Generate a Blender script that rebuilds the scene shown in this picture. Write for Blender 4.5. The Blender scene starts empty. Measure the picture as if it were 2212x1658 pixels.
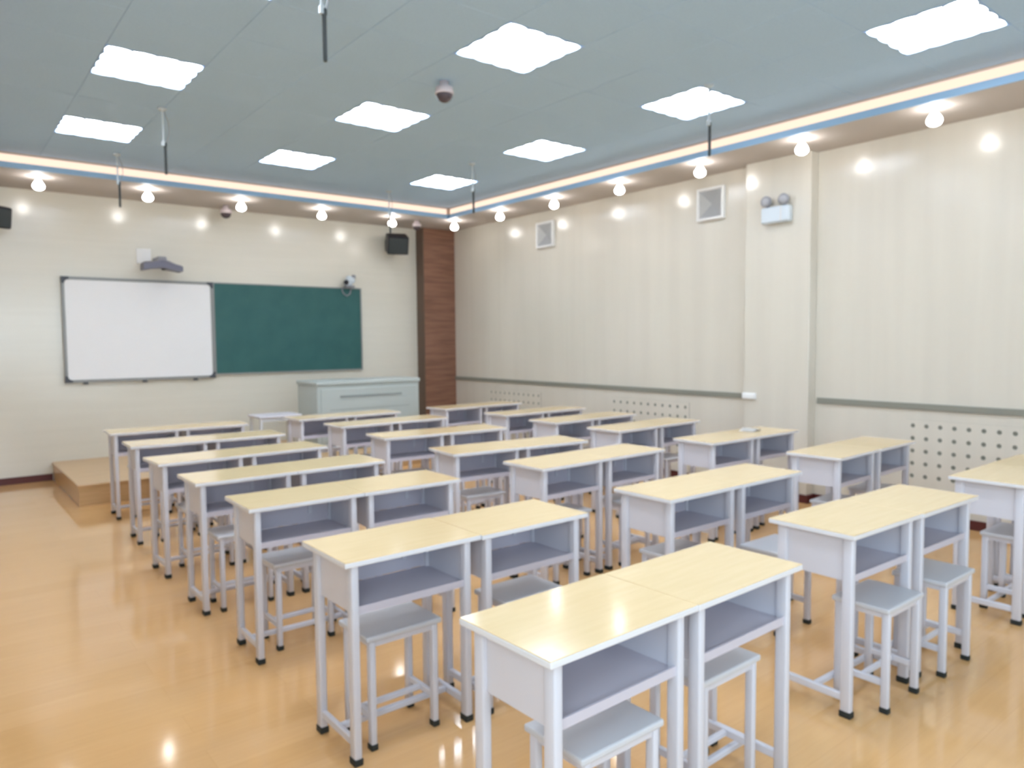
import bpy, bmesh, math, random
from mathutils import Matrix, Vector
random.seed(7)
S = bpy.context.scene
COL = S.collection
PI = math.pi

# ------------------------------------------------------------------ camera
CAM_F, YAW, PITCH, ROLL, CAM_H = 1576.55, math.radians(38.6912), math.radians(-3.4401), math.radians(-0.4726), 1.5336
cd = bpy.data.cameras.new('camera')
cam = bpy.data.objects.new('camera', cd); COL.objects.link(cam)
fwd = Vector((math.sin(YAW) * math.cos(PITCH), math.cos(YAW) * math.cos(PITCH), math.sin(PITCH)))
rgt = Vector((math.cos(YAW), -math.sin(YAW), 0)); up = rgt.cross(fwd)
r2 = math.cos(ROLL) * rgt + math.sin(ROLL) * up; u2 = -math.sin(ROLL) * rgt + math.cos(ROLL) * up
M = Matrix((r2, u2, -fwd)).transposed().to_4x4(); M.translation = (0, 0, CAM_H)
cam.matrix_world = M
cd.sensor_fit = 'HORIZONTAL'; cd.sensor_width = 36.0; cd.lens = CAM_F / 2212 * 36.0
cd.clip_start = 0.05; cd.clip_end = 100
S.camera = cam
# the photograph is softly out of focus everywhere: the lens is focused very close
cd.dof.use_dof = True; cd.dof.focus_distance = 0.5
cd.dof.aperture_fstop = cd.lens / 1000.0 / 0.0020      # 2.0 mm entrance pupil

# ------------------------------------------------------------------ world, exposure
w = bpy.data.worlds.new('world'); S.world = w; w.use_nodes = True
bg = w.node_tree.nodes['Background']; bg.inputs[0].default_value = (0.76, 0.86, 1, 1); bg.inputs[1].default_value = 6.8   # overcast daylight outside the back windows
S.view_settings.view_transform = 'Standard'; S.view_settings.look = 'None'
S.view_settings.gamma = 1.0; S.view_settings.use_curve_mapping = False
S.view_settings.exposure = 0.10
PANEL_E = 20.0      # ceiling light panels
BULB_E = 24.0       # soffit downlights
LED_E = 1.2        # cove strip

# ------------------------------------------------------------------ room measures (metres)
YF, XR, XL, YB = 9.62, 6.43, -0.42, -2.6
ZS, ZT, ZC = 3.22, 3.275, 3.40
LIPX, LIPY, LIPXL, LIPYB = 5.735, 8.543, 0.28, -1.75
RISX, RISY, RISXL, RISYB = 5.85, 8.70, 0.16, -1.87

# ------------------------------------------------------------------ materials
def mat(name, col, rough=0.5, metal=0.0, spec=0.5, coat=0.0, coat_rough=0.1):
    m = bpy.data.materials.new(name); m.use_nodes = True
    b = m.node_tree.nodes['Principled BSDF']
    b.inputs['Base Color'].default_value = (*col, 1); b.inputs['Roughness'].default_value = rough
    b.inputs['Metallic'].default_value = metal; b.inputs['Specular IOR Level'].default_value = spec
    b.inputs['Coat Weight'].default_value = coat; b.inputs['Coat Roughness'].default_value = coat_rough
    return m
def grain(m, c1, c2, scale, noise=3.0, detail=4, bump=0.0, seed=0.0):
    """mixes two colours by a stretched noise in object space; scale is a 3-vector"""
    nt = m.node_tree; b = nt.nodes['Principled BSDF']
    tc = nt.nodes.new('ShaderNodeTexCoord'); mp = nt.nodes.new('ShaderNodeMapping')
    mp.inputs['Scale'].default_value = scale; mp.inputs['Location'].default_value = (seed, seed * 1.7, seed * 0.3)
    nz = nt.nodes.new('ShaderNodeTexNoise'); nz.inputs['Scale'].default_value = noise; nz.inputs['Detail'].default_value = detail
    rp = nt.nodes.new('ShaderNodeValToRGB')
    rp.color_ramp.elements[0].position = 0.35; rp.color_ramp.elements[0].color = (*c1, 1)
    rp.color_ramp.elements[1].position = 0.65; rp.color_ramp.elements[1].color = (*c2, 1)
    L = nt.links.new
    L(tc.outputs['Object'], mp.inputs[0]); L(mp.outputs[0], nz.inputs['Vector']); L(nz.outputs['Fac'], rp.inputs[0]); L(rp.outputs[0], b.inputs['Base Color'])
    if bump:
        bp = nt.nodes.new('ShaderNodeBump'); bp.inputs['Strength'].default_value = bump; bp.inputs['Distance'].default_value = 0.002
        L(nz.outputs['Fac'], bp.inputs['Height']); L(bp.outputs[0], b.inputs['Normal'])
    return m
def emit(name, col, strength):
    m = bpy.data.materials.new(name); m.use_nodes = True; nt = m.node_tree; nt.nodes.clear()
    o = nt.nodes.new('ShaderNodeOutputMaterial'); e = nt.nodes.new('ShaderNodeEmission')
    e.inputs[0].default_value = (*col, 1); e.inputs[1].default_value = strength
    nt.links.new(e.outputs[0], o.inputs[0]); return m

MT = {}
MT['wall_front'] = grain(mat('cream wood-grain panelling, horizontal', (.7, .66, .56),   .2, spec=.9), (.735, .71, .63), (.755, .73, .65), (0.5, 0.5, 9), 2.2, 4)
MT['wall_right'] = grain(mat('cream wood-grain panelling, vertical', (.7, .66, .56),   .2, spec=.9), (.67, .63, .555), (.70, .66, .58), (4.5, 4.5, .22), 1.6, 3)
MT['ceiling'] = grain(mat('grey-green mineral tile', (.36, .44, .45), .85, spec=.2), (.435, .605, .80), (.455, .625, .82), (1, 1, 1), 55, 2)
MT['seam'] = mat('tile grid', (.39, .54, .75), .8)
MT['soffit'] = mat('taupe soffit paint', (.53, .48, .45), .6)
MT['blue'] = mat('blue fascia paint', (.33, .52, .74), .5)
MT['riser'] = mat('peach riser paint', (.8, .6, .46), .7)
MT['floor'] = mat('honey laminate floor', (.6, .4, .2), .09, spec=.65)
MT['podium'] = grain(mat('honey laminate podium', (.6, .4, .2), .3), (.57, .375, .19), (.64, .43, .23), (1.2, 14, 14), 2.5, 3)
MT['maroon'] = mat('maroon baseboard', (.10, .022, .022), .35)
MT['pillar'] = grain(mat('brown wood cladding', (.26, .13, .08), .35), (.20, .095, .06), (.285, .14, .09), (1.2, 1.2, 14), 2.0, 4)
MT['pillar_side'] = mat('dark brown cladding edge', (.13, .08, .055), .5)
MT['rail'] = mat('grey-green wall rail', (.25, .25, .215), .5)
MT['desk_top'] = grain(mat('cream laminate desk top', (.8, .68, .45), .12, spec=.5), (.755, .58, .335), (.785, .61, .36), (2, 20, 2), 2.0, 3)
MT['edge'] = mat('pale plastic edge band', (.74, .745, .79), .4)
MT['steel'] = mat('pale grey powder-coated steel', (.645, .642, .71), .38)
MT['steel_in'] = mat('grey powder-coated steel sheet', (.58, .555, .635), .45)
MT['seat'] = mat('pale grey stool seat', (.60, .61, .655), .4)
MT['rubber'] = mat('black rubber', (.015, .02, .02), .6)
MT['white'] = mat('white plastic', (.86, .87, .88), .4)
MT['offwhite'] = mat('bluish white plastic', (.66, .74, .82), .4)
MT['greyplastic'] = mat('grey plastic', (.30, .31, .35), .45)
MT['black'] = mat('black plastic', (.012, .012, .022), .45)
MT['mic'] = mat('dark grey metal', (.03, .04, .045), .45)
MT['alu'] = mat('dull aluminium', (.30, .31, .31), .4, metal=.3)
MT['corner'] = mat('dark plastic corner', (.07, .08, .10), .5)
MT['wb'] = mat('white board enamel', (.90, .91, .94), .3, spec=.4)
MT['green'] = grain(mat('green chalkboard', (.02, .12, .115), .55), (.022, .112, .112), (.03, .128, .125), (1, 1, 1), 4, 4)
MT['console'] = mat('pale grey-green steel', (.47, .52, .51), .45)
MT['console_dark'] = mat('grey slot', (.27, .30, .30), .5)
MT['hole'] = mat('dark cavity', (.20, .20, .17), .8)
MT['panel'] = emit('lit diffuser', (.90, .97, 1.06), PANEL_E)
MT['bulb_bloom'] = emit('lit frosted bulb', (1.0, .97, .93), BULB_E)
MT['led'] = emit('lit warm strip', (1.0, .75, .59), LED_E)
MT['paper'] = mat('white paper', (.85, .84, .82), .6)
MT['darkbeige'] = mat('projector grey', (.16, .16, .22), .4)

# floor boards: procedural planks running along X
def plank_floor(m):
    nt = m.node_tree; b = nt.nodes['Principled BSDF']; L = nt.links.new
    tc = nt.nodes.new('ShaderNodeTexCoord')
    br = nt.nodes.new('ShaderNodeTexBrick')
    br.inputs['Scale'].default_value = 1.0; br.inputs['Brick Width'].default_value = 1.2; br.inputs['Row Height'].default_value = 0.165
    br.inputs['Mortar Size'].default_value = 0.0016; br.inputs['Mortar Smooth'].default_value = 0.3; br.offset = 0.37
    br.inputs['Color1'].default_value = (.67, .395, .17, 1); br.inputs['Color2'].default_value = (.70, .42, .19, 1); br.inputs['Mortar'].default_value = (.64, .375, .16, 1)
    mp = nt.nodes.new('ShaderNodeMapping'); mp.inputs['Scale'].default_value = (1.2, 16, 1)
    nz = nt.nodes.new('ShaderNodeTexNoise'); nz.inputs['Scale'].default_value = 3.0; nz.inputs['Detail'].default_value = 5
    mx = nt.nodes.new('ShaderNodeMixRGB'); mx.blend_type = 'MULTIPLY'; mx.inputs[0].default_value = 0.25
    rp = nt.nodes.new('ShaderNodeValToRGB'); rp.color_ramp.elements[0].position = .3; rp.color_ramp.elements[0].color = (.80, .76, .70, 1); rp.color_ramp.elements[1].position = .7; rp.color_ramp.elements[1].color = (1, 1, 1, 1)
    L(tc.outputs['Object'], br.inputs['Vector']); L(tc.outputs['Object'], mp.inputs[0]); L(mp.outputs[0], nz.inputs['Vector'])
    L(nz.outputs['Fac'], rp.inputs[0]); L(br.outputs['Color'], mx.inputs[1]); L(rp.outputs[0], mx.inputs[2]); L(mx.outputs[0], b.inputs['Base Color'])
plank_floor(MT['floor'])

# ------------------------------------------------------------------ mesh helpers
def box(bm, x0, x1, y0, y1, z0, z1, bev=0.0, seg=1):
    v = [bm.verts.new(p) for p in ((x0, y0, z0), (x1, y0, z0), (x1, y1, z0), (x0, y1, z0), (x0, y0, z1), (x1, y0, z1), (x1, y1, z1), (x0, y1, z1))]
    f = [bm.faces.new([v[i] for i in q]) for q in ((3, 2, 1, 0), (4, 5, 6, 7), (0, 1, 5, 4), (1, 2, 6, 5), (2, 3, 7, 6), (3, 0, 4, 7))]
    if bev:
        es = list({e for g in f for e in g.edges})
        bmesh.ops.bevel(bm, geom=es, offset=bev, segments=seg, affect='EDGES', profile=0.5)
    return v
def tbox(bm, size, mtx, bev=0.0):
    b2 = bmesh.new(); box(b2, -size[0] / 2, size[0] / 2, -size[1] / 2, size[1] / 2, -size[2] / 2, size[2] / 2, bev)
    b2.transform(mtx); me = bpy.data.meshes.new('t'); b2.to_mesh(me); b2.free(); bm.from_mesh(me); bpy.data.meshes.remove(me)
def lathe(bm, prof, n=16, origin=(0, 0, 0), axis='Z'):
    """prof: (radius, height) list"""
    rings = []
    for r, h in prof:
        ring = []
        for i in range(n):
            a = 2 * PI * i / n; c, s = r * math.cos(a), r * math.sin(a)
            p = {'Z': (c, s, h), 'X': (h, c, s), 'Y': (s, h, c)}[axis]
            ring.append(bm.verts.new((p[0] + origin[0], p[1] + origin[1], p[2] + origin[2])))
        rings.append(ring)
    for a, b in zip(rings, rings[1:]):
        for i in range(n):
            bm.faces.new((a[i], a[(i + 1) % n], b[(i + 1) % n], b[i]))
    bm.faces.new(rings[0][::-1]); bm.faces.new(rings[-1])
def tube(bm, pts, r, n=8):
    pts = [Vector(p) for p in pts]; rings = []
    for i, p in enumerate(pts):
        d = (pts[min(i + 1, len(pts) - 1)] - pts[max(i - 1, 0)]).normalized()
        a = d.orthogonal().normalized(); b = d.cross(a)
        rings.append([bm.verts.new(p + r * (math.cos(2 * PI * k / n) * a + math.sin(2 * PI * k / n) * b)) for k in range(n)])
    for q in range(1, len(rings)):          # keep rings aligned
        best = min(range(n), key=lambda s: sum((rings[q][(k + s) % n].co - rings[q - 1][k].co - (pts[q] - pts[q - 1])).length for k in range(n)))
        rings[q] = rings[q][best:] + rings[q][:best]
    for a, b in zip(rings, rings[1:]):
        for i in range(n):
            bm.faces.new((a[i], a[(i + 1) % n], b[(i + 1) % n], b[i]))
    bm.faces.new(rings[0][::-1]); bm.faces.new(rings[-1])
def obj(name, bm, m, parent=None, smooth=False, loc=None):
    me = bpy.data.meshes.new(name)
    bmesh.ops.recalc_face_normals(bm, faces=bm.faces[:]); bm.to_mesh(me); bm.free()
    if smooth:
        for p in me.polygons: p.use_smooth = True
    me.materials.append(MT[m] if isinstance(m, str) else m)
    o = bpy.data.objects.new(name, me); COL.objects.link(o)
    if parent: o.parent = parent
    if loc: o.location = loc
    return o
def B(name, m, dims, parent=None, bev=0.0, seg=1):
    bm = bmesh.new(); box(bm, *dims, bev=bev, seg=seg); return obj(name, bm, m, parent)
def BX(name, m, dims_list, parent=None, bev=0.0):
    bm = bmesh.new()
    for d in dims_list: box(bm, *d, bev=bev)
    return obj(name, bm, m, parent)
def tag(o, label, cat=None, group=None, kind=None):
    o['label'] = label
    if cat: o['category'] = cat
    if group: o['group'] = group
    if kind: o['kind'] = kind
    return o
def struct(o, label):
    o['kind'] = 'structure'; o['label'] = label; return o
def thing(name, label, cat, loc=(0, 0, 0), rz=0.0, group=None):
    o = bpy.data.objects.new(name, None); COL.objects.link(o); o.location = loc; o.rotation_euler = (0, 0, rz)
    o.empty_display_size = 0.1
    return tag(o, label, cat, group)
def dup(root, loc=None, rz=None, label=None, group=None):
    def cp(o, par):
        c = o.copy(); COL.objects.link(c); c.parent = par
        for ch in list(o.children): cp(ch, c)
        return c
    r = cp(root, None)
    if loc is not None: r.location = loc
    if rz is not None: r.rotation_euler = (0, 0, rz)
    if label: r['label'] = label
    if group: r['group'] = group
    return r

# ------------------------------------------------------------------ the room shell
struct(B('floor', 'floor', (XL - .2, XR + .2, YB - .2, YF + .2, -.1, 0)), 'glossy honey-coloured laminate floor')
struct(B('wall_front', 'wall_front', (XL - .2, XR + .2, YF, YF + .2, 0, ZC + .25)), 'cream wood-grain front wall behind the boards')
WZ0, WZ1, WINS = .95, 2.85, [(.15, 1.95), (2.25, 4.05)]
pcs = [(XL - .2, XR + .2, YB - .2, YB, 0, WZ0), (XL - .2, XR + .2, YB - .2, YB, WZ1, ZC + .25)]
ed = [XL - .2] + [q for ww in WINS for q in ww] + [XR + .2]
for i in range(0, len(ed), 2): pcs.append((ed[i], ed[i + 1], YB - .2, YB, WZ0, WZ1))
struct(BX('wall_back', 'wall_front', pcs), 'cream wall with two windows at the back of the room')
MT['glass'] = bpy.data.materials.new('window glass'); MT['glass'].use_nodes = True
_n = MT['glass'].node_tree; _n.nodes.clear()
_o = _n.nodes.new('ShaderNodeOutputMaterial'); _m = _n.nodes.new('ShaderNodeMixShader'); _t = _n.nodes.new('ShaderNodeBsdfTransparent'); _g = _n.nodes.new('ShaderNodeBsdfGlossy')
_t.inputs[0].default_value = (.93, .97, .96, 1); _g.inputs['Roughness'].default_value = .02; _m.inputs[0].default_value = .06
_n.links.new(_t.outputs[0], _m.inputs[1]); _n.links.new(_g.outputs[0], _m.inputs[2]); _n.links.new(_m.outputs[0], _o.inputs[0])
def window(n, label, cx, cy, rz, wid):
    wn = thing('window_%d' % n, label, 'window', (cx, cy, WZ0), rz)
    wn['kind'] = 'structure'; del wn['category']
    hw, hh = wid / 2, WZ1 - WZ0
    for nm, d in (('jamb', (-hw, -hw + .05, -.04, .04, 0, hh)), ('jamb', (hw - .05, hw, -.04, .04, 0, hh)), ('head', (-hw + .05, hw - .05, -.04, .04, hh - .05, hh)), ('sill', (-hw + .05, hw - .05, -.04, .04, 0, .05)), ('mullion', (-.025, .025, -.03, .03, .05, hh - .05))): B(nm, 'white', d, wn)
    for s_ in (-1, 1): B('pane', 'glass', (min(s_ * .025, s_ * (hw - .05)), max(s_ * .025, s_ * (hw - .05)), -.004, .004, .05, hh - .05), wn)
    # Cycles sampling portal in the window opening: gives off no light of its own, only guides sky rays
    ld = bpy.data.lights.new('window_portal', 'AREA'); ld.shape = 'RECTANGLE'; ld.size = wid - .1; ld.size_y = hh - .1; ld.cycles.is_portal = True
    lo = bpy.data.objects.new('window_portal', ld); COL.objects.link(lo)
    q = Vector((cx, cy, (WZ0 + WZ1) / 2)) + Matrix.Rotation(rz, 3, 'Z') @ Vector((0, -.08, 0)); lo.location = q; lo.rotation_euler = (PI / 2, 0, rz)
for i, (a, b) in enumerate(WINS): window(i + 1, ['left window in the back wall', 'right window in the back wall'][i], (a + b) / 2, YB - .1, 0, b - a)
WL0, WL1 = -2.2, .8
window(3, 'side window on the left wall behind the camera', XL - .1, (WL0 + WL1) / 2, -PI / 2, WL1 - WL0)
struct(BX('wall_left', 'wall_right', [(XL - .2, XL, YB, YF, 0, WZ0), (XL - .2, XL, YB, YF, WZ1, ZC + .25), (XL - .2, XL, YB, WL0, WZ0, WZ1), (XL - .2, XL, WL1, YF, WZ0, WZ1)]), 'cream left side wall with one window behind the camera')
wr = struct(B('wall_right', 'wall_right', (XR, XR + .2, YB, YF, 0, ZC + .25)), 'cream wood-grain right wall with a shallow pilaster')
PILX, PIL0, PIL1 = 6.31, 3.525, 4.20
B('pilaster', 'wall_right', (PILX, XR, PIL0, PIL1, 0, ZS), wr, bev=.004)
pl = thing('pillar', 'brown wood-clad pillar in the front right corner', 'pillar', (6.14, 9.52, 0))
pl['kind'] = 'structure'; del pl['category']
B('front_cladding', 'pillar', (5.86 - 6.14 + .012, XR - 6.14, -.10, -.085, 0, ZS), pl)
B('side_cladding', 'pillar_side', (5.86 - 6.14, 5.86 - 6.14 + .012, -.10, .10, 0, ZS), pl)
B('core', 'pillar_side', (5.86 - 6.14 + .012, XR - 6.14, -.085, .10, 0, ZS), pl)
# baseboards
struct(B('baseboard_front', 'maroon', (XL, 1.05, YF - .018, YF, 0, .075)), 'maroon baseboard along the front wall')
bmb = bmesh.new()
box(bmb, XR - .018, XR, YB, PIL0, 0, .075); box(bmb, XR - .018, XR, PIL1, 9.42, 0, .075); box(bmb, PILX - .018, PILX, PIL0 - .018, PIL1, 0, .075); box(bmb, PILX, XR - .018, PIL0 - .018, PIL0, 0, .075)
struct(obj('baseboard_right', bmb, 'maroon'), 'maroon baseboard along the right wall')
struct(B('baseboard_left', 'maroon', (XL, XL + .018, YB, YF, 0, .075)), 'maroon baseboard along the left wall')
struct(B('baseboard_back', 'maroon', (XL, XR, YB, YB + .018, 0, .075)), 'maroon baseboard along the back wall')

# ceiling: slab with separate mineral tiles, hung below the structural slab
ce = struct(B('ceiling', 'seam', (XL - .2, XR + .2, YB - .2, YF + .2, ZC + .10, ZC + .25)), 'grey-green tiled ceiling inside a lowered border')
LX = [1.26, 3.06, 4.86]; LY = [7.33, 5.53, 3.73, 1.93]
B('grid_backing', 'seam', (RISXL, RISX, RISYB, RISY, ZC + .088, ZC + .10), ce)
tile_cache = {}
def tile(x0, x1, y0, y1):
    k = (round(x1 - x0, 3), round(y1 - y0, 3))
    if k not in tile_cache:
        g = .0007; bm = bmesh.new(); hx, hy = k[0] / 2 - g, k[1] / 2 - g; c = .0015
        lo = [bm.verts.new(p) for p in ((-hx + c, -hy + c, 0), (hx - c, -hy + c, 0), (hx - c, hy - c, 0), (-hx + c, hy - c, 0))]
        mi = [bm.verts.new(p) for p in ((-hx, -hy, .003), (hx, -hy, .003), (hx, hy, .003), (-hx, hy, .003))]
        hi = [bm.verts.new(p) for p in ((-hx, -hy, .014), (hx, -hy, .014), (hx, hy, .014), (-hx, hy, .014))]
        bm.faces.new(lo[::-1]); bm.faces.new(hi)
        for a, b in ((lo, mi), (mi, hi)):
            for i in range(4): bm.faces.new((a[i], a[(i + 1) % 4], b[(i + 1) % 4], b[i]))
        o = obj('tile', bm, 'ceiling', ce); tile_cache[k] = o.data
    else:
        o = bpy.data.objects.new('tile', tile_cache[k]); COL.objects.link(o); o.parent = ce
    o.location = ((x0 + x1) / 2, (y0 + y1) / 2, ZC)
xe = [RISXL, .36] + [.36 + .6 * k for k in range(1, 10)] + [RISX]
ye = [RISY, 8.23] + [8.23 - .6 * k for k in range(1, 17)] + [RISYB]
for i in range(len(xe) - 1):
    for j in range(len(ye) - 1):
        cx, cy = (xe[i] + xe[i + 1]) / 2, (ye[j] + ye[j + 1]) / 2
        if any(abs(cx - a) < .1 for a in LX) and any(abs(cy - b) < .1 for b in LY): continue
        tile(xe[i], xe[i + 1], ye[j + 1], ye[j])
# thin dark ceiling runners above the tile joints
bm = bmesh.new()
for x in xe[1:-1]: box(bm, x - .006, x + .006, RISYB, RISY, ZC + .004, ZC + .012)
for y in ye[1:-1]: box(bm, RISXL, RISX, y - .006, y + .006, ZC + .004, ZC + .012)
obj('grid_runners', bm, 'seam', ce)

# lowered border (soffit) on the four sides, each with a riser behind its blue lip
def soffit(n, label, deck, lip, riser, back):
    s = struct(B('trim_%d' % n, 'soffit', deck), label)
    B('blue_fascia', 'blue', lip, s); B('riser', 'riser', riser, s); B('bulkhead', 'soffit', back, s)
    return s
T = .02
soffit(1, 'taupe lowered ceiling border with blue lip along front wall', (XL, XR, LIPY, YF, ZS, ZS + T), (LIPXL, LIPX, LIPY - .012, LIPY, ZS, ZT), (RISXL, RISX, RISY, RISY + .02, ZS + T, ZC + .09), (XL, XR, RISY + .02, YF, ZC, ZC + .09))
soffit(2, 'taupe lowered ceiling border with blue lip along right wall', (LIPX, XR, LIPYB, LIPY, ZS, ZS + T), (LIPX - .012, LIPX, LIPYB, LIPY, ZS, ZT), (RISX, RISX + .02, RISYB, RISY, ZS + T, ZC + .09), (RISX + .02, XR, RISYB, RISY, ZC, ZC + .09))
soffit(3, 'taupe lowered ceiling border with blue lip along left wall', (XL, LIPXL, LIPYB, LIPY, ZS, ZS + T), (LIPXL, LIPXL + .012, LIPYB, LIPY, ZS, ZT), (RISXL - .02, RISXL, RISYB, RISY, ZS + T, ZC + .09), (XL, RISXL - .02, RISYB, RISY, ZC, ZC + .09))
soffit(4, 'taupe lowered ceiling border with blue lip along back wall', (XL, XR, YB, LIPYB, ZS, ZS + T), (LIPXL, LIPX, LIPYB, LIPYB + .012, ZS, ZT), (RISXL, RISX, RISYB - .02, RISYB, ZS + T, ZC + .09), (XL, XR, YB, RISYB - .02, ZC, ZC + .09))
# warm light strips; the tall lens stands in for riser lit by hidden LEDs
def led(label, a, b):
    t = thing('light_strip', label, 'light strip', ((a[0] + a[1]) / 2, (a[2] + a[3]) / 2, 3.25), group='warm cove light strips')
    cx, cy = t.location.x, t.location.y
    B('lens', 'led', (a[0] - cx, a[1] - cx, a[2] - cy, a[3] - cy, .005, .128), t, bev=.002)
    B('channel', 'white', (b[0] - cx, b[1] - cx, b[2] - cy, b[3] - cy, -.004, .134), t)
led('warm glowing cove strip above the blue lip by the chalkboard wall', (.62, RISX - .05, RISY - .014, RISY - .004), (.61, RISX - .04, RISY - .004, RISY))
led('warm glowing cove strip above the blue lip along the right wall', (RISX - .014, RISX - .004, RISYB + .1, RISY - .05), (RISX - .004, RISX, RISYB + .09, RISY - .04))
led('warm glowing cove strip above the blue lip along the left wall', (RISXL + .004, RISXL + .014, RISYB + .1, RISY - .4), (RISXL, RISXL + .004, RISYB + .09, RISY - .39))
led('warm glowing cove strip above the blue lip along the back wall', (RISXL + .1, RISX - .1, RISYB + .004, RISYB + .014), (RISXL + .09, RISX - .09, RISYB, RISYB + .004))

# wall rail with a white junction box at its end
rl = struct(BX('trim_5', 'rail', [(XR - .02, XR, PIL1, 9.42, .928, .980)], bev=.004), 'dark grey rail along right wall beyond the pilaster')
rl2 = struct(BX('trim_6', 'rail', [(XR - .02, XR, YB, PIL0 - .03, .928, .980)], bev=.004), 'dark grey rail along right wall nearer than the pilaster')
jb = thing('junction_box', 'small white box on pilaster at the end of the dark rail', 'box', (PILX, 4.135, .965))
B('cover', 'white', (-.03, -.004, -.07, .07, -.028, .028), jb, bev=.006); B('back_plate', 'white', (-.004, 0, -.075, .075, -.032, .032), jb)

# perforated vent panels low on the right wall
def perforated(y_hi, cols, rows, z_top, pitch=.1055, r=.0185):
    t = bpy.data.objects.new('vent_panel', None); COL.objects.link(t); t.parent = wr
    bm = bmesh.new(); x0, x1 = XR - .006, XR - .002; h = pitch / 2
    for i in range(cols):
        for j in range(rows):
            cy, cz = y_hi - i * pitch, z_top - j * pitch
            o8 = [(h, 0), (h, h), (0, h), (-h, h), (-h, 0), (-h, -h), (0, -h), (h, -h)]
            O = [bm.verts.new((x0, cy + a, cz + b)) for a, b in o8]
            I = [bm.verts.new((x0, cy + r * math.cos(k * PI / 4), cz + r * math.sin(k * PI / 4))) for k in range(8)]
            D = [bm.verts.new((x1, cy + r * math.cos(k * PI / 4), cz + r * math.sin(k * PI / 4))) for k in range(8)]
            for k in range(8):
                bm.faces.new((O[k], O[(k + 1) % 8], I[(k + 1) % 8], I[k])); bm.faces.new((I[k], I[(k + 1) % 8], D[(k + 1) % 8], D[k]))
    bmesh.ops.remove_doubles(bm, verts=bm.verts[:], dist=.0005)
    ya, yb = y_hi + h, y_hi - (cols - .5) * pitch; za, zb = z_top + h, z_top - (rows - .5) * pitch
    obj('perforated_sheet', bm, 'wall_right', t)
    B('dark_backing', 'hole', (x1, XR, yb, ya, zb, za), t)
    return t
perforated(2.65, 11, 6, .792); perforated(6.06, 11, 6, .788); perforated(8.51, 11, 6, .78)

# podium
po = thing('podium', 'low honey wood platform under the boards', 'podium', (3.4, 8.73, 0))
B('deck', 'podium', (1.05 - 3.4, 5.80 - 3.4, 7.84 - 8.73, 9.62 - 8.73 - .002, .18, .205), po, bev=.004)
B('front_riser', 'podium', (1.06 - 3.4, 5.79 - 3.4, 7.85 - 8.73, 7.87 - 8.73, 0, .18), po)
B('side_riser', 'podium', (1.06 - 3.4, 1.08 - 3.4, 7.87 - 8.73, 9.615 - 8.73, 0, .18), po)
B('side_riser', 'podium', (5.77 - 3.4, 5.79 - 3.4, 7.87 - 8.73, 9.615 - 8.73, 0, .18), po)

# ------------------------------------------------------------------ ceiling light panels
def make_panel():
    t = thing('ceiling_light', '', 'ceiling light', (LX[0], LY[0], ZC), group='louvred ceiling light panels')
    h = .300
    bm = bmesh.new()
    n = 48; O, I, U = [], [], []
    for q in range(4):
        for i in range(n):
            p = i / n; e = -h + 2 * h * p
            wv = .006 + .017 * (1 - abs(math.sin(PI * 4 * p)) ** .7)          # four lobes a side: bloom of the louvre cells shaped into the frame
            inr = h - wv; ii = max(-inr, min(inr, e))
            for lst, pt in ((O, (e, -h)), (I, (max(-h + .006, min(h - .006, e)), -inr))):
                x, y = pt
                for _ in range(q): x, y = -y, x
                lst.append((x, y))
    vo = [bm.verts.new((x, y, -.004)) for x, y in O]; vi = [bm.verts.new((x, y, -.004)) for x, y in I]; vu = [bm.verts.new((x, y, .02)) for x, y in I]; vb = [bm.verts.new((x, y, .05)) for x, y in O]
    N = len(vo)
    for i in range(N):
        j = (i + 1) % N
        bm.faces.new((vo[i], vo[j], vi[j], vi[i])); bm.faces.new((vi[i], vi[j], vu[j], vu[i])); bm.faces.new((vo[i], vo[j], vb[j], vb[i]))
    obj('frame', bm, 'seam', t)
    B('diffuser', 'panel', (-h + .004, h - .004, -h + .004, h - .004, .02, .03), t)
    B('housing', 'white', (-h + .002, h - .002, -h + .002, h - .002, .05, .085), t)
    # egg-crate louvre: blades with a scalloped lower edge
    def blade(along_x, off, nb):
        bm = bmesh.new(); n = nb * 6; L = 2 * (h - .03); th = .004
        top, bot = [], []
        for s in (-th, th):
            tr, br = [], []
            for i in range(n + 1):
                q = -L / 2 + L * i / n; z = -.012 + .012 * abs(math.cos(PI * nb * i / n)) ** 1.5
                P = (lambda q, s, z: (q, off + s, z) if along_x else (off + s, q, z))
                tr.append(bm.verts.new(P(q, s, .02))); br.append(bm.verts.new(P(q, s, z)))
            top.append(tr); bot.append(br)
        for i in range(n):
            for k in (0, 1): bm.faces.new((top[k][i], top[k][i + 1], bot[k][i + 1], bot[k][i]))
            bm.faces.new((bot[0][i], bot[0][i + 1], bot[1][i + 1], bot[1][i]))
        obj('louvre_blade', bm, 'white', t)
    for k in (-1, 0, 1): blade(False, k * .143, 4)
    for k in (-1, 0, 1): blade(True, k * .143, 4)
    return t
pan = make_panel()
cw = ['left', 'middle', 'right']; rw = ['row nearest the chalkboard', 'second row from the chalkboard', 'third row from the chalkboard', 'row nearest the camera']
first = True
for j, y in enumerate(LY):
    for i, x in enumerate(LX):
        lab = 'bright square louvred ceiling light, %s line, %s' % (cw[i], rw[j])
        if first: pan['label'] = lab; pan.location = (x, y, ZC); first = False
        else: dup(pan, (x, y, ZC), label=lab)

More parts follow.
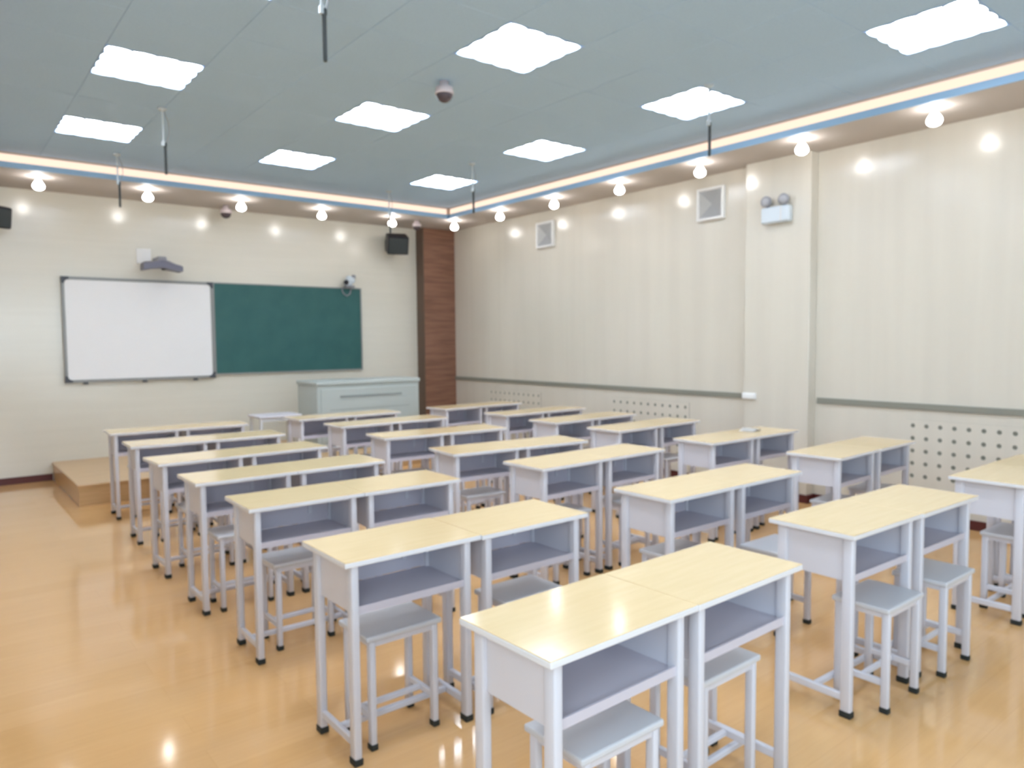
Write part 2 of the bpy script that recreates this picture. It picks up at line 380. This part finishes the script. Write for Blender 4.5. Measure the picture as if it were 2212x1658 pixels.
# ------------------------------------------------------------------ soffit downlights
def make_bulb():
    t = thing('downlight', '', 'light', (0, 0, ZS), group='glowing downlights in the ceiling border')
    bm = bmesh.new(); lathe(bm, [(.034, 0), (.034, -.004), (.028, -.008), (.012, -.009), (.011, 0)], 16); obj('ceiling_cap', bm, 'soffit', t, True)
    bm = bmesh.new()  # teardrop profile models the bloom around a flush recessed lamp
    lathe(bm, [(.008, -.004), (.013, -.018), (.022, -.036), (.034, -.054), (.046, -.072), (.053, -.088), (.054, -.100), (.049, -.115), (.037, -.127), (.019, -.135), (.004, -.137)], 14)
    obj('bulb_bloom', bm, 'bulb_bloom', t, True)
    return t
bl = make_bulb(); nth = ['first', 'second', 'third', 'fourth', 'fifth', 'sixth', 'seventh']
spots = []
for k in range(5): spots.append((.957 + 1.012 * k, 8.82, 'glowing downlight over the boards, bloom modelled as a pear, %s from the left' % nth[k]))
for k in range(7): spots.append((5.88, 8.61 - 1.047 * k, 'glowing downlight by right wall, bloom modelled as a pear, %s from corner pillar' % nth[k]))
for k in range(3): spots.append((5.88, 8.61 - 1.047 * (7 + k), 'downlight by the right wall beside the camera, %s behind the nearest desks' % nth[k]))
for k in range(9): spots.append((-.07, 8.5 - 1.15 * k, 'downlight in the left ceiling border, %s' % (['nearest the front wall', 'second from front wall', 'third from front wall', 'fourth from front wall', 'fifth from front wall', 'sixth from front wall', 'seventh from front wall', 'eighth from front wall', 'ninth from front wall'][k])))
for k, (x, y, lab) in enumerate(spots):
    if k == 0: bl['label'] = lab; bl.location = (x, y, ZS)
    else: dup(bl, (x, y, ZS), label=lab)

# ------------------------------------------------------------------ desks
DW, DD, DH = .5865, .378, .76
def make_leg(bm, x, y, sx, sy, z0, z1, bev=.006):
    box(bm, x - sx / 2, x + sx / 2, y - sy / 2, y + sy / 2, z0, z1, bev, 2)
def make_desk():
    t = thing('school_desk', '', 'desk', group='two-by-two rows of school desks')
    w2, d2 = DW / 2, DD / 2
    bm = bmesh.new(); box(bm, -w2 + .001, w2 - .001, -d2 + .001, d2 - .001, DH - .003, DH, .001)
    tp = obj('tabletop', bm, 'desk_top', t)
    B('edge_band', 'edge', (-w2, w2, -d2, d2, DH - .021, DH - .0025), tp, bev=.003, seg=2)
    lx, ly = w2 - .048, d2 - .044; zb = .566
    for s in (-1, 1):
        B('side_panel', 'steel', (s * lx - .0025, s * lx + .0025, -ly + .012, ly - .012, zb - .010, DH - .021), t)
    B('back_panel', 'steel_in', (-lx + .003, lx - .003, ly - .004, ly, zb + .005, DH - .023), t)
    bm = bmesh.new(); box(bm, -lx + .003, lx - .003, -ly - .005, ly - .005, zb, zb + .004); box(bm, -lx + .003, lx - .003, -ly - .012, -ly - .005, zb - .012, zb + .016)
    obj('shelf', bm, 'steel_in', t)
    B('hook_bracket', 'steel', (lx - .125, lx - .105, ly - .012, ly - .004, zb + .05, DH - .03), t, bev=.002)
    for s in (-1, 1): B('top_rail', 'steel', (-lx + .01, lx - .01, s * ly * .9 - .008, s * ly * .9 + .008, DH - .036, DH - .021), t)
    for sx in (-1, 1):
        for sy in (-1, 1):
            bm = bmesh.new(); make_leg(bm, sx * lx, sy * ly, .030, .043, .022, DH - .021)
            lg = obj('leg', bm, 'steel', t, True)
            bm = bmesh.new(); make_leg(bm, sx * lx, sy * ly, .035, .048, 0, .026, .004); obj('foot_cap', bm, 'rubber', lg)
        bm = bmesh.new(); box(bm, sx * lx - .010, sx * lx + .010, -ly + .018, ly - .018, .062, .094, .004); obj('foot_rail', bm, 'steel', t)
    B('crossbar', 'steel', (-lx + .009, lx - .009, -.011, .011, .066, .090), t, bev=.004)
    return t
SW, SD, SH = .33, .24, .44
def make_stool():
    t = thing('school_stool', '', 'stool', group='school stools pushed under the desks')
    st = B('seat', 'seat', (-SW / 2, SW / 2, -SD / 2, SD / 2, SH - .022, SH), t, bev=.006, seg=2)
    lx, ly = SW / 2 - .028, SD / 2 - .022
    bm = bmesh.new()
    box(bm, -lx, lx, -ly - .009, -ly + .009, SH - .045, SH - .022); box(bm, -lx, lx, ly - .009, ly + .009, SH - .045, SH - .022)
    box(bm, -lx - .009, -lx + .009, -ly + .009, ly - .009, SH - .045, SH - .022); box(bm, lx - .009, lx + .009, -ly + .009, ly - .009, SH - .045, SH - .022)
    obj('apron', bm, 'steel', t)
    for sx in (-1, 1):
        for sy in (-1, 1):
            bm = bmesh.new(); make_leg(bm, sx * lx, sy * ly, .024, .032, .02, SH - .022, .005)
            lg = obj('leg', bm, 'steel', t, True)
            bm = bmesh.new(); make_leg(bm, sx * lx, sy * ly, .029, .037, 0, .024, .004); obj('foot_cap', bm, 'rubber', lg)
        bm = bmesh.new(); box(bm, sx * lx - .009, sx * lx + .009, -ly + .014, ly - .014, .110, .138, .003); obj('foot_rail', bm, 'steel', t)
    B('crossbar', 'steel', (-lx + .008, lx - .008, -.010, .010, .114, .135), t, bev=.003)
    return t
desk0, stool0 = make_desk(), make_stool()
# pair: near-left top corner x, y and turn
PAIRS = {'L1': (1.138, 1.281, .018), 'L2': (1.107, 2.321, .001), 'L3': (1.135, 3.378, -.02), 'L4': (1.122, 4.196, .001), 'L5': (1.124, 5.033, .035), 'L6': (1.162, 6.027, -.03), 'L7': (1.197, 7.018, -.035),
         'M1': (2.793, 1.358, -.023), 'M2': (2.762, 2.234, -.004), 'M3': (2.861, 3.283, .025), 'M4': (2.775, 4.110, -.10), 'M5': (2.822, 5.160, -.08), 'M6': (2.920, 6.145, .003), 'M7': (2.867, 6.984, .021),
         'R1': (4.420, 1.253, -.003), 'R2': (4.547, 2.307, .035), 'R3': (4.516, 3.26, -.011), 'R4': (4.543, 4.226, .038), 'R5': (4.564, 5.049, .041), 'R6': (4.648, 5.905, .023), 'R7': (4.566, 6.914, .043)}
STOOLS = {'L1a': (1.45, 1.445, 0), 'L1b': (2.045, 1.51, .01), 'L2a': (1.385, 2.512, 0), 'L3a': (1.45, 3.61, .01), 'L4a': (1.40, 4.33, 0), 'M1a': (3.13, 1.415, 0), 'M1b': (3.655, 1.40, 0), 'M2b': (3.50, 2.115, -.02)}
cn = {'L': 'left', 'M': 'middle', 'R': 'right'}
rn = {1: 'nearest row', 2: 'second row from camera', 3: 'third row from camera', 4: 'fourth row from camera', 5: 'fifth row from camera', 6: 'sixth row from camera', 7: 'farthest row'}
used_d = used_s = False
for key, (px, py, th) in PAIRS.items():
    c, s = math.cos(th), math.sin(th); row = int(key[1])
    for k, half in enumerate(('a', 'b')):
        jx = 0 if k == 0 else .006; jy = 0.0 if k == 0 else random.uniform(-.008, .008)
        if key == 'L2' and k == 1: jy = -.012
        ax, ay = k * .5875 + jx * 0 + DW / 2, DD / 2 + jy
        loc = (px + c * ax - s * ay, py + s * ax + c * ay, 0)
        lab = 'cream-topped grey desk, %s half of pair, %s column, %s' % (('left', 'right')[k], cn[key[0]], rn[row])
        if not used_d: desk0.location = loc; desk0.rotation_euler = (0, 0, th); desk0['label'] = lab; used_d = True
        else: dup(desk0, loc, th, lab)
        if key + half in STOOLS: sx_, sy_, st = STOOLS[key + half]
        else:
            ox, oy = ax + random.uniform(-.05, .05), random.uniform(.13, .19); st = th + random.uniform(-.03, .03)
            sx_, sy_ = px + c * ox - s * oy, py + s * ox + c * oy
        lab = 'grey metal stool under %s desk of pair, %s column, %s' % (('left', 'right')[k], cn[key[0]], rn[row])
        if not used_s: stool0.location = (sx_, sy_, 0); stool0.rotation_euler = (0, 0, st); stool0['label'] = lab; used_s = True
        else: dup(stool0, (sx_, sy_, 0), st, lab)
# folded paper on a desk near the right wall
bm = bmesh.new()
for i, (za, zb, zc) in enumerate(((0, .002, .0), (.003, .02, .006))):
    v = [bm.verts.new(p) for p in ((-.10, -.06, za), (0, -.065, zb), (.10, -.06, zc), (.10, .06, zc), (0, .065, zb), (-.10, .06, za))]
    bm.faces.new((v[0], v[1], v[4], v[5])); bm.faces.new((v[1], v[2], v[3], v[4]))
bmesh.ops.solidify(bm, geom=bm.faces[:], thickness=.0015)
pp = obj('folded_paper', bm, 'paper', loc=(5.36, 3.50, DH + .0025)); pp.rotation_euler = (0, 0, .2)
tag(pp, 'white folded paper lying on a desk near the right wall', 'paper')

# ------------------------------------------------------------------ boards
Y0 = YF
wbd = thing('whiteboard', 'white interactive board in a grey frame on the front wall', 'whiteboard', (2.03, Y0, 1.09))
X0, X1, Z0, Z1 = 1.207 - 2.03, 2.85 - 2.03, 0, 1.20
B('writing_surface', 'wb', (X0 + .03, X1 - .03, -.045, -.03, Z0 + .03, Z1 - .03), wbd)
B('back_box', 'greyplastic', (X0 + .01, X1 - .01, -.03, 0, Z0 + .01, Z1 - .01), wbd)
fr = BX('frame', 'alu', [(X0, X1, -.055, -.028, Z0, Z0 + .032), (X0, X1, -.055, -.028, Z1 - .032, Z1), (X0, X0 + .032, -.055, -.028, Z0 + .032, Z1 - .032), (X1 - .032, X1, -.055, -.028, Z0 + .032, Z1 - .032)], wbd, bev=.004)
for a in (X0, X1):
    for b in (Z0, Z1):
        s1, s2 = (1 if a == X0 else -1), (1 if b == Z0 else -1)
        bm = bmesh.new(); n = 8; R = .062
        wd, rr = .030, .045; k_ = wd + rr      # corner piece with a rounded inner edge
        pts = [(a, b), (a + s1 * k_, b)] + [(a + s1 * (k_ - rr * math.sin(PI / 2 * i / n)), b + s2 * (k_ - rr * math.cos(PI / 2 * i / n))) for i in range(n + 1)] + [(a, b + s2 * k_)]
        f = bm.faces.new([bm.verts.new((p[0], -.060, p[1])) for p in pts]); r = bmesh.ops.extrude_face_region(bm, geom=[f])
        bmesh.ops.translate(bm, vec=(0, .036, 0), verts=[v for v in r['geom'] if isinstance(v, bmesh.types.BMVert)])
        obj('corner_cap', bm, 'corner', fr)
for q in (-.62, 0, .58): B('pen_clip', 'corner', (q - .025, q + .025, -.062, -.03, -.022, -.001), wbd, bev=.003)
cb = thing('chalkboard', 'dark green chalkboard right of the whiteboard', 'chalkboard', (3.885, Y0, 1.125))
X0, X1, Z0, Z1 = 2.856 - 3.885, 4.915 - 3.885, 0, 1.168
B('writing_surface', 'green', (X0 + .008, X1 - .018, -.034, -.02, Z0 + .014, Z1 - .012), cb)
BX('frame', 'alu', [(X0, X1, -.04, 0, Z0, Z0 + .016), (X0, X1, -.04, 0, Z1 - .014, Z1), (X0, X0 + .012, -.04, 0, Z0 + .016, Z1 - .014), (X1 - .02, X1, -.04, 0, Z0 + .016, Z1 - .014)], cb)
B('backing', 'greyplastic', (X0 + .01, X1 - .01, -.02, 0, Z0 + .01, Z1 - .01), cb)
# short-throw projector above the whiteboard
pj = thing('projector', 'dark grey short-throw projector on a wall arm above the whiteboard', 'projector', (2.215, Y0, 2.42))
B('wall_plate', 'white', (-.22, -.06, -.012, 0, .06, .24), pj, bev=.003)
bm = bmesh.new(); box(bm, -.045, .045, -.30, -.012, .09, .13, .008); box(bm, -.05, .05, -.30, -.20, .05, .11, .008); obj('arm', bm, 'greyplastic', pj)
bm = bmesh.new()      # swept body: thick in the middle, drooping flat ends
prof = [(-.215, -.035, .045), (-.19, -.035, .06), (-.10, -.015, .068), (0, -.005, .088), (.07, -.02, .08), (.14, -.03, .05), (.20, -.04, .035), (.215, -.04, .028)]
rings = [[bm.verts.new((x, y, z)) for y, z in ((-.34, lo), (-.34, hi * .8 + lo * .2), (-.30, hi), (-.18, hi), (-.15, hi * .8 + lo * .2), (-.15, lo))] for x, lo, hi in prof]
for a, b in zip(rings, rings[1:]):
    for i in range(6): bm.faces.new((a[i], a[(i + 1) % 6], b[(i + 1) % 6], b[i]))
bm.faces.new(rings[0]); bm.faces.new(rings[-1][::-1])
obj('body', bm, 'darkbeige', pj)
bm = bmesh.new(); lathe(bm, [(.022, 0), (.026, -.006), (.022, -.014), (.012, -.016)], 14, (.02, -.25, -.012)); obj('lens', bm, 'black', pj, True)
# conference camera on the chalkboard corner
cc = thing('conference_camera', 'white and dark swivel camera on the chalkboard upper right corner', 'camera', (4.69, Y0, 2.29))
B('bracket', 'greyplastic', (-.05, .09, -.11, -.04, 0, .03), cc, bev=.004)
bm = bmesh.new(); lathe(bm, [(.055, .03), (.062, .045), (.06, .075), (.045, .09)], 18, (0, -.08, 0)); obj('base', bm, 'offwhite', cc, True)
bm = bmesh.new(); tbox(bm, (.13, .085, .085), Matrix.Translation((.03, -.085, .115)) @ Matrix.Rotation(.45, 4, 'Y'), .02); obj('head', bm, 'offwhite', cc)
bm = bmesh.new(); lathe(bm, [(.033, 0), (.036, -.02), (.028, -.03), (.01, -.031)], 16, (-.055, -.12, .07), 'Y'); obj('lens', bm, 'black', cc, True)
bm = bmesh.new(); lathe(bm, [(.026, 0), (.03, .02), (.028, .045), (.01, .05)], 12, (.085, -.085, .135)); obj('sensor', bm, 'greyplastic', cc, True)
bm = bmesh.new(); tube(bm, [(-.06, -.06, .01), (-.085, -.055, -.03), (-.06, -.05, -.08), (-.01, -.05, -.115), (.04, -.05, -.08), (.055, -.06, .0)], .009, 8); obj('cable', bm, 'greyplastic', cc, True)

# ------------------------------------------------------------------ loudspeakers
def speaker(label, loc, rz, tilt, w=.30, d=.24, h=.26):
    t = thing('loudspeaker', label, 'loudspeaker', loc, group='black wall loudspeakers')
    Mx = Matrix.Rotation(rz, 4, 'Z') @ Matrix.Rotation(tilt, 4, 'X')
    bm = bmesh.new(); tbox(bm, (w, d, h), Mx, .012); obj('cabinet', bm, 'black', t)
    bm = bmesh.new(); tbox(bm, (w - .03, .014, h - .03), Mx @ Matrix.Translation((0, -d / 2 - .005, 0)), .004); obj('grille', bm, 'mic', t)
    bm = bmesh.new(); box(bm, -.02, .02, d / 2 - .02, YF - loc[1] - .01, -.02, .02); obj('arm', bm, 'black', t)
    bm = bmesh.new(); box(bm, -.05, .05, YF - loc[1] - .012, YF - loc[1], -.08, .08); obj('wall_plate', bm, 'black', t)
speaker('black loudspeaker tilted down beside the brown corner pillar', (5.385, 9.36, 2.935), -.35, .35)
speaker('black loudspeaker at the left edge above the whiteboard', (.60, 9.36, 2.865), .30, .22, .27, .22, .22)

# ------------------------------------------------------------------ wall ventilators on the right wall
def vent(label, y, z, s=.335):
    t = thing('wall_vent', label, 'vent', (XR, y, z), group='square white wall vents')
    h = s / 2; d = .045; i = h - .03
    BX('frame', 'white', [(-d, 0, -h, h, -h, -i), (-d, 0, -h, h, i, h), (-d, 0, -h, -i, -i, i), (-d, 0, i, h, -i, i)], t, bev=.004)
    q = [(-.006, 0, -.045)]
    apex = (-.004, 0.0, 0.0); cs = [(-d + .008, -i, -i), (-d + .008, i, -i), (-d + .008, i, i), (-d + .008, -i, i)]
    mats = ['offwhite', 'white', 'offwhite', 'offwhite']
    for k, (a, b) in enumerate(((0, 1), (1, 2), (2, 3), (3, 0))):
        bm = bmesh.new(); v = [bm.verts.new(p) for p in (cs[a], cs[b], apex)]
        bm.faces.new(v); bmesh.ops.solidify(bm, geom=bm.faces[:], thickness=.003)
        obj('funnel_panel', bm, 'greyvent' if k != 1 else 'white', t)  # far panel white, others grey: light falling into the funnel, painted in
MT['greyvent'] = mat('light grey plastic', (.70, .72, .75), .5)
vent('white square wall vent near the emergency light', 4.68, 2.925); vent('white square wall vent farther along, nearer the brown pillar', 7.275, 2.91)

MT['lamp_lens'] = mat('grey lamp lens', (.42, .43, .47), .25)
# emergency light on the pilaster
em = thing('emergency_light', 'bluish white emergency light with two lamp heads on pilaster', 'emergency light', (PILX, 3.845, 2.61))
B('case', 'offwhite', (-.075, 0, -.145, .145, 0, .15), em, bev=.012)
B('seam', 'greyvent', (-.078, -.07, -.072, -.058, .01, .14), em)
for y in (-.085, .095):
    bm = bmesh.new(); lathe(bm, [(.022, .03), (.05, 0), (.052, -.03), (.04, -.036)], 16, (-.045, y, .205), 'X'); hd = obj('lamp_head', bm, 'greyplastic', em, True)
    bm = bmesh.new(); lathe(bm, [(.044, 0), (.03, -.008), (.008, -.012)], 16, (-.078, y, .205), 'X'); obj('lens', bm, 'lamp_lens', hd, True)
    bm = bmesh.new(); tube(bm, [(-.04, y, .145), (-.04, y, .175)], .014); obj('neck', bm, 'greyplastic', em)

# ------------------------------------------------------------------ hanging microphones
MT['rod'] = mat('pale grey rod', (.52, .58, .62), .35)
def make_mic(label, x, y):
    t = thing('hanging_microphone', label, 'microphone', (x, y, ZC), group='microphones hung from the ceiling')
    bm = bmesh.new(); lathe(bm, [(.035, 0), (.035, -.012), (.02, -.022), (.008, -.024)], 16); obj('ceiling_mount', bm, 'rod', t, True)
    bm = bmesh.new(); tube(bm, [(0, 0, -.02), (0, 0, -.28)], .0075); box(bm, -.012, .012, -.012, .012, -.30, -.26, .003); obj('rod', bm, 'rod', t)
    bm = bmesh.new(); tube(bm, [(.01, 0, -.02), (.045, .01, -.10), (.05, .01, -.18), (.03, .01, -.25), (.018, .006, -.29)], .003, 6); obj('cable', bm, 'greyplastic', t, True)
    bm = bmesh.new(); lathe(bm, [(.010, -.27), (.014, -.275), (.014, -.30), (.011, -.305), (.011, -.51), (.008, -.52)], 12, (.012, 0, 0)); obj('microphone', bm, 'mic', t, True)
mw = {0: 'nearest the camera', 1: 'second from camera', 2: 'nearest the front wall'}
for k, y in enumerate((3.37, 6.36, 8.14)):
    make_mic('thin hanging microphone on white rod, left line, %s' % mw[k], 1.55, y)
    make_mic('thin hanging microphone on white rod, right line, %s' % mw[k], 4.58, y)

# dome cameras
def dome(label, x, y, z, s=1.0):
    t = thing('dome_camera', label, 'camera', (x, y, z), group='dome security cameras')
    bm = bmesh.new(); lathe(bm, [(.03 * s, 0), (.03 * s, -.03 * s), (.055 * s, -.04 * s), (.062 * s, -.07 * s), (.06 * s, -.085 * s)], 20); obj('housing', bm, 'dome_white', t, True)
    bm = bmesh.new(); lathe(bm, [(.056 * s, -.083 * s), (.053 * s, -.10 * s), (.042 * s, -.12 * s), (.022 * s, -.133 * s), (.004 * s, -.137 * s)], 20); obj('smoked_dome', bm, 'dome_dark', t, True)
MT['dome_white'] = mat('pinkish white plastic', (.66, .58, .60), .4); MT['dome_dark'] = mat('smoked plastic', (.08, .06, .07), .2)
dome('pale dome camera hanging from the middle of the tiled ceiling', 3.0, 4.50, ZC, 1.1)
dome('pale dome camera under the border above the chalkboard wall', 2.96, 9.32, ZS, 1.15)
dome('pale dome camera under the border beside the brown pillar', 5.46, 8.93, ZS, 1.0)

# ------------------------------------------------------------------ teacher's console and small table on the podium
PZ = .205
cs = thing('lectern_console', 'wide pale grey-green steel teaching console on the podium', 'lectern', (4.31, 8.5, PZ))
hx = .72
B('body', 'console', (-hx + .015, hx - .015, -.285, .30, .03, .80), cs, bev=.006)
B('plinth', 'console_dark', (-hx + .04, hx - .04, -.265, .28, 0, .03), cs)
tpn = B('top', 'console', (-hx, hx, -.30, .31, .80, .85), cs, bev=.012, seg=2)
fp = B('front_panel', 'console', (-hx + .06, hx - .06, -.297, -.285, .12, .76), cs, bev=.004)
B('slot', 'console_dark', (-.415, .44, -.303, -.296, .645, .672), fp)
B('lower_seam', 'console_dark', (-.55, .55, -.299, -.296, .50, .506), fp)
sd = thing('side_table', 'small grey metal table left of the teaching console', 'table', (3.12, 8.3, PZ))
B('top', 'steel', (-.25, .25, -.19, .19, .47, .495), sd, bev=.005)
for sx in (-1, 1):
    for sy in (-1, 1): B('leg', 'greyvent', (sx * .22 - .015, sx * .22 + .015, sy * .16 - .015, sy * .16 + .015, 0, .47), sd)
B('side_panel', 'greyvent', (.215, .225, -.145, .145, .12, .47), sd)
B('apron', 'greyvent', (-.205, .205, -.17, -.16, .43, .47), sd)
